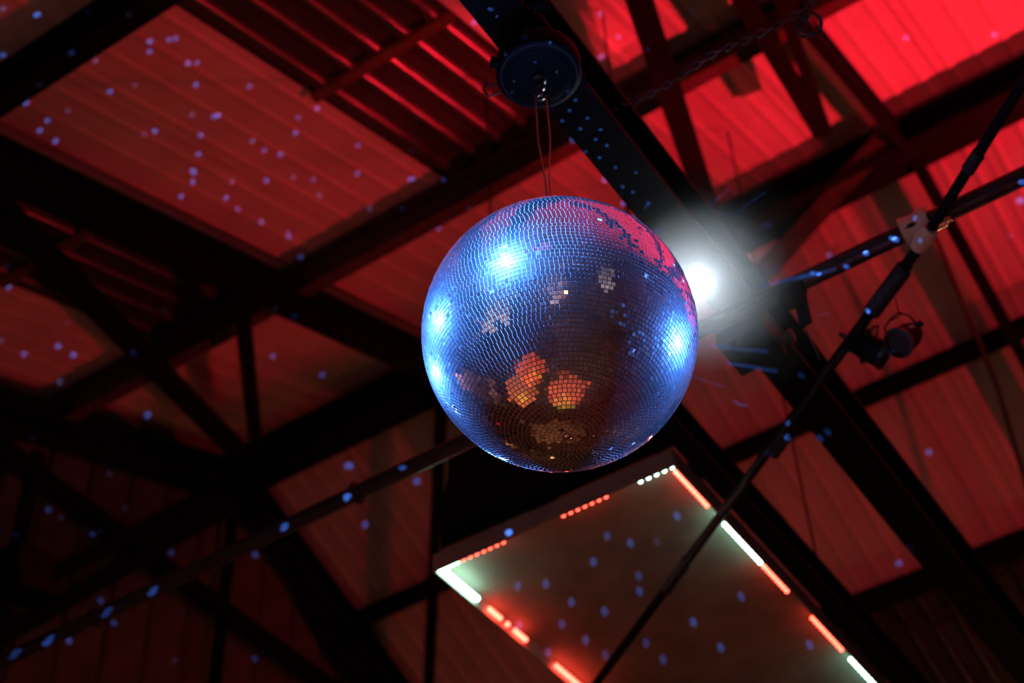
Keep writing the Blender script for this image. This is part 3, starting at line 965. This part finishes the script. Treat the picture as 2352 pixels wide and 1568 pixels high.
# ------------------------------------------------------------------ mirror ball dots, cast by narrow spot lamps added at its surface
DOTS = [
    (0, 0, 2.904, [(247, 100, 3), (590, 75, 3), (478, 352, 3), (998, 278, 3), (998, 345, 2), (1128, 264, 2), (1172, 257, 2), (1253, 422, 3), (1315, 418, 1.5),
                   (733, 610, 3), (1307, 565, 2.5), (1665, 576, 1.6), (173, 688, 3), (190, 655, 2), (316, 802, 2.5), (265, 870, 2.5), (370, 940, 3), (1034, 873, 3),
                   (1428, 778, 3), (1455, 770, 3), (1338, 902, 2.5), (1323, 1028, 2.5), (1285, 1137, 3), (1297, 1155, 2), (1287, 1213, 3), (1208, 1310, 2.5), (1510, 1320, 2.5),
                   (1587, 1393, 2), (1777, 1203, 3), (1870, 1030, 2.5), (1970, 887, 2.5), (2115, 722, 2.5), (1988, 785, 1.2), (1685, 940, 1), (1763, 1002, 1.5),
                   (1957, 1180, 1), (2090, 1198, 1.2), (2128, 1302, 1), (1745, 1480, 1), (1548, 1213, .8), (1280, 765, .8), (963, 897, .5), (453, 738, .6), (262, 567, .6),
                   (900, 567, .6), (637, 407, 1), (860, 98, 1), (20, 367, 2), (130, 380, 1), (20, 57, 1), (1925, 1560, 1.5)]),
    (780, 0, 2.904, [(1000, 60, 2.5), (1016, 64, 1.5), (897, 150, 2.5), (1043, 168, 1.2), (1057, 203, .6), (1101, 355, 1.5), (1304, 415, 1.5), (1405, 284, 2.5), (1502, 296, 2.5),
                     (1163, 543, 1), (1331, 572, 1.6), (1151, 615, 1), (1448, 480, 1), (1523, 610, 1.2), (1574, 668, 3), (1534, 737, 3), (1486, 807, 3), (1653, 788, 3),
                     (1607, 860, 3), (1741, 865, 3), (1557, 933, 3), (1708, 931, 3), (1783, 970, 3), (1641, 1013, 3), (1733, 1053, 3), (1840, 1117, 3), (1976, 1150, 2.5),
                     (1772, 1197, 3), (1888, 1245, 3), (1855, 1293, 3), (1958, 1281, 3), (1897, 1355, 3), (2060, 1356, 3), (1975, 1447, 2), (2115, 1531, 3),
                     (1743, 95, 3), (1453, 225, 3), (1745, 378, 3), (2052, 330, 1), (1858, 247, 1.5), (1610, 430, 1.5), (2214, 890, 1), (2030, 955, 2), (2050, 957, 2), (1366, 1190, 2),
                     (864, 1393, 1.5), (415, 1393, 1.5), (120, 1157, 1.5), (123, 970, 1.5), (468, 1195, 2.5), (490, 1193, 2), (697, 1197, 1.6), (615, 1535, 1.6), (660, 1522, 1.6), (200, 1390, .6),
                     (320, 183, .8), (523, 775, .8), (480, 1003, .8)]),
    (1552, 0, 2.904, [(905, 327, 3), (747, 525, 1), (932, 815, 1), (975, 652, 2.5), (1000, 648, 2), (1535, 253, 3), (2126, 230, 3), (2168, 848, 3), (1762, 1220, 2), (1970, 1287, 3),
                      (2312, 1217, 3), (2305, 1340, 3), (615, 1503, 3), (1595, 1455, 2)]),
    (0, 500, 2.904, [(57, 460, 3), (45, 325, .8), (652, 470, .8), (388, 855, 2.5), (160, 910, 2.5), (488, 917, 2.5), (627, 693, .9), (888, 900, 2.5), (12, 820, .6),
                     (397, 1090, .8), (1093, 1170, 2), (985, 1315, 2.5), (1138, 1275, .6), (215, 1465, 1.2), (1832, 610, 1), (1965, 657, 1.8), (1820, 923, 1.8),
                     (2090, 947, .8), (2150, 1045, 1.2), (1745, 28, 1.5), (1925, 127, 2), (2005, 265, 1.2), (1098, 612, .7)]),
    (1552, 440, 2.8, [(592, 217, 3), (1390, 300, 3), (1418, 312, 3), (1225, 397, 3), (1097, 483, 3), (988, 410, 2), (878, 525, 3), (908, 528, 2), (1895, 630, 2), (1967, 845, 3),
                      (1803, 600, 1.5), (1232, 768, 3), (1380, 1032, 3.5), (1255, 1380, 2.5), (960, 1393, 1.5), (978, 1545, 1.5), (718, 1485, 2), (807, 1182, 1.5), (635, 1255, 2),
                      (578, 1027, 2), (462, 895, 1.5), (337, 992, 1.5), (262, 1470, 2), (2160, 290, 1), (1570, 315, 3), (1538, 170, 2), (1897, 12, 3), (2210, 55, 3), (1025, 1232, .7)]),
    (0, 1000, 2.76, [(205, 15, 1), (308, 470, 2), (97, 627, 3), (610, 607, 2), (640, 602, 2), (387, 520, .5), (692, 243, .5), (790, 460, .4), (1085, 742, 1.6), (965, 990, 3),
                     (1805, 577, 3), (1618, 755, 3), (1613, 945, 1.5), (638, 1045, 2), (670, 1125, 2), (722, 1188, 2.5), (437, 1300, 3.5), (302, 1305, 3.5), (280, 1253, 3),
                     (103, 1378, 1.5), (318, 1068, .6), (945, 1307, 1.6), (970, 1306, 1.6), (740, 1447, .4), (1108, 1425, .4), (1613, 1415, 1.6), (2022, 158, 1), (2200, 190, 2), (2198, 388, 3),
                     (1790, 487, .5)]),
    (780, 1000, 2.76, [(818, 87, 3), (400, 203, 2.5), (490, 290, 2), (665, 170, 1), (67, 192, 2.5), (53, 387, 3), (430, 465, 3), (165, 565, 2.5), (123, 890, 1), (430, 970, 3),
                       (1130, 955, 2), (1308, 940, 1.8), (1138, 1205, 2), (1073, 615, 1.5), (1375, 537, 2), (1400, 537, 2), (1655, 430, 1.2), (1697, 637, 1.3), (1843, 680, 2), (1610, 800, 2),
                       (1897, 890, 1.2), (1902, 987, 2), (1470, 1055, 2), (1680, 1113, 1.8), (1410, 1195, 1.5), (1560, 1295, 2), (1323, 1375, 1.2), (1685, 1390, 1.2), (2035, 1245, 2),
                       (2075, 1255, 2), (1943, 1315, 1.2), (2050, 1418, 1.4), (2140, 510, 1.6), (2013, 675, .6), (770, 915, 1.3)]),
    (1552, 1000, 2.76, [(1605, 105, 2.5), (945, 515, 2), (1480, 712, 2), (1413, 810, 2), (1150, 857, 1.8), (912, 18, 2), (710, 15, 1.5), (580, 115, 1.5), (415, 1020, 2), (112, 1182, 2),
                        (285, 1343, 2), (848, 1325, 2), (10, 510, 1.6)]),
]
bpy.context.view_layer.update()
dg = bpy.context.evaluated_depsgraph_get()
ALB = {M_SHEET.name: 0.5, M_WALL.name: 0.3, M_BOARD.name: 0.4, M_SKY.name: 0.25, M_TAPE.name: 0.7}
DOT_GAIN = 2.4
for ox, oy, sc, lst in DOTS:
    for zx, zy, cls in lst:
        px, py = ox + zx / sc, oy + zy / sc
        ok, P, nrm, idx, ob, _ = scene.ray_cast(dg, CAM, ray(px, py))
        if not ok or ob.parent == ball:
            continue
        d = (P - BALL)
        dist = d.length
        d.normalize()
        src = BALL + d * (RB + 0.012)
        ok2, P2, n2, i2, ob2, _ = scene.ray_cast(dg, src, d)
        if not ok2 or (P2 - P).length > 0.06:
            continue
        alb = ALB.get(ob.data.materials[0].name, 0.016 if dist < 3 else 0.05)
        side = d.orthogonal().normalized()
        for k in range(6):       # a beam that grazes an edge also reaches what lies behind it
            dd = (d + Matrix.Rotation(k * 1.047, 3, d) @ side * 0.006).normalized()
            ok3, P3, n3, i3, ob3, _ = scene.ray_cast(dg, src, dd)
            if ok3 and ob3.type == 'MESH':
                alb = max(alb, 0.7 * ALB.get(ob3.data.materials[0].name, 0.016))
        cosi = abs(nrm.dot(d))
        if cosi < 0.28:
            continue
        cosi = max(0.25, cosi)
        I = DOT_GAIN * (1.0 if dist < 3 else 1.9) * cls * dist * dist / alb / cosi
        c = (0.06, 0.22, 1.0) if cls > 1.1 else (0.25, 0.28, 0.8)
        lo = lamp('reflection_lamp', 'SPOT', src, c, I, P, 1.0, 0.6, 0.0)  # added lamp in place of a tile's reflected beam
        fac = max(1.3, min(3.0, 0.0175 * dist / 0.042))
        lo.scale = (1, 1, fac)

# ------------------------------------------------------------------ smoke drifting round the bright lamp
M_HAZE = bpy.data.materials.new('stage haze')
M_HAZE.use_nodes = True
nt = M_HAZE.node_tree
nt.nodes.remove(nt.nodes['Principled BSDF'])
vsn = nt.nodes.new('ShaderNodeVolumeScatter')
vsn.inputs['Color'].default_value = (0.9, 0.95, 1.0, 1)
vsn.inputs['Density'].default_value = 0.22
vsn.inputs['Anisotropy'].default_value = 0.0
nt.links.new(vsn.outputs[0], nt.nodes['Material Output'].inputs['Volume'])
hz = uv_sphere('stage_haze', lens + Vector((0.06, -0.04, 0.0)), 0.46, M_HAZE, None, 48, 24)
tag(hz, 'pale smoke haze glowing round the dazzling stage lamp', 'haze', kind='stuff')
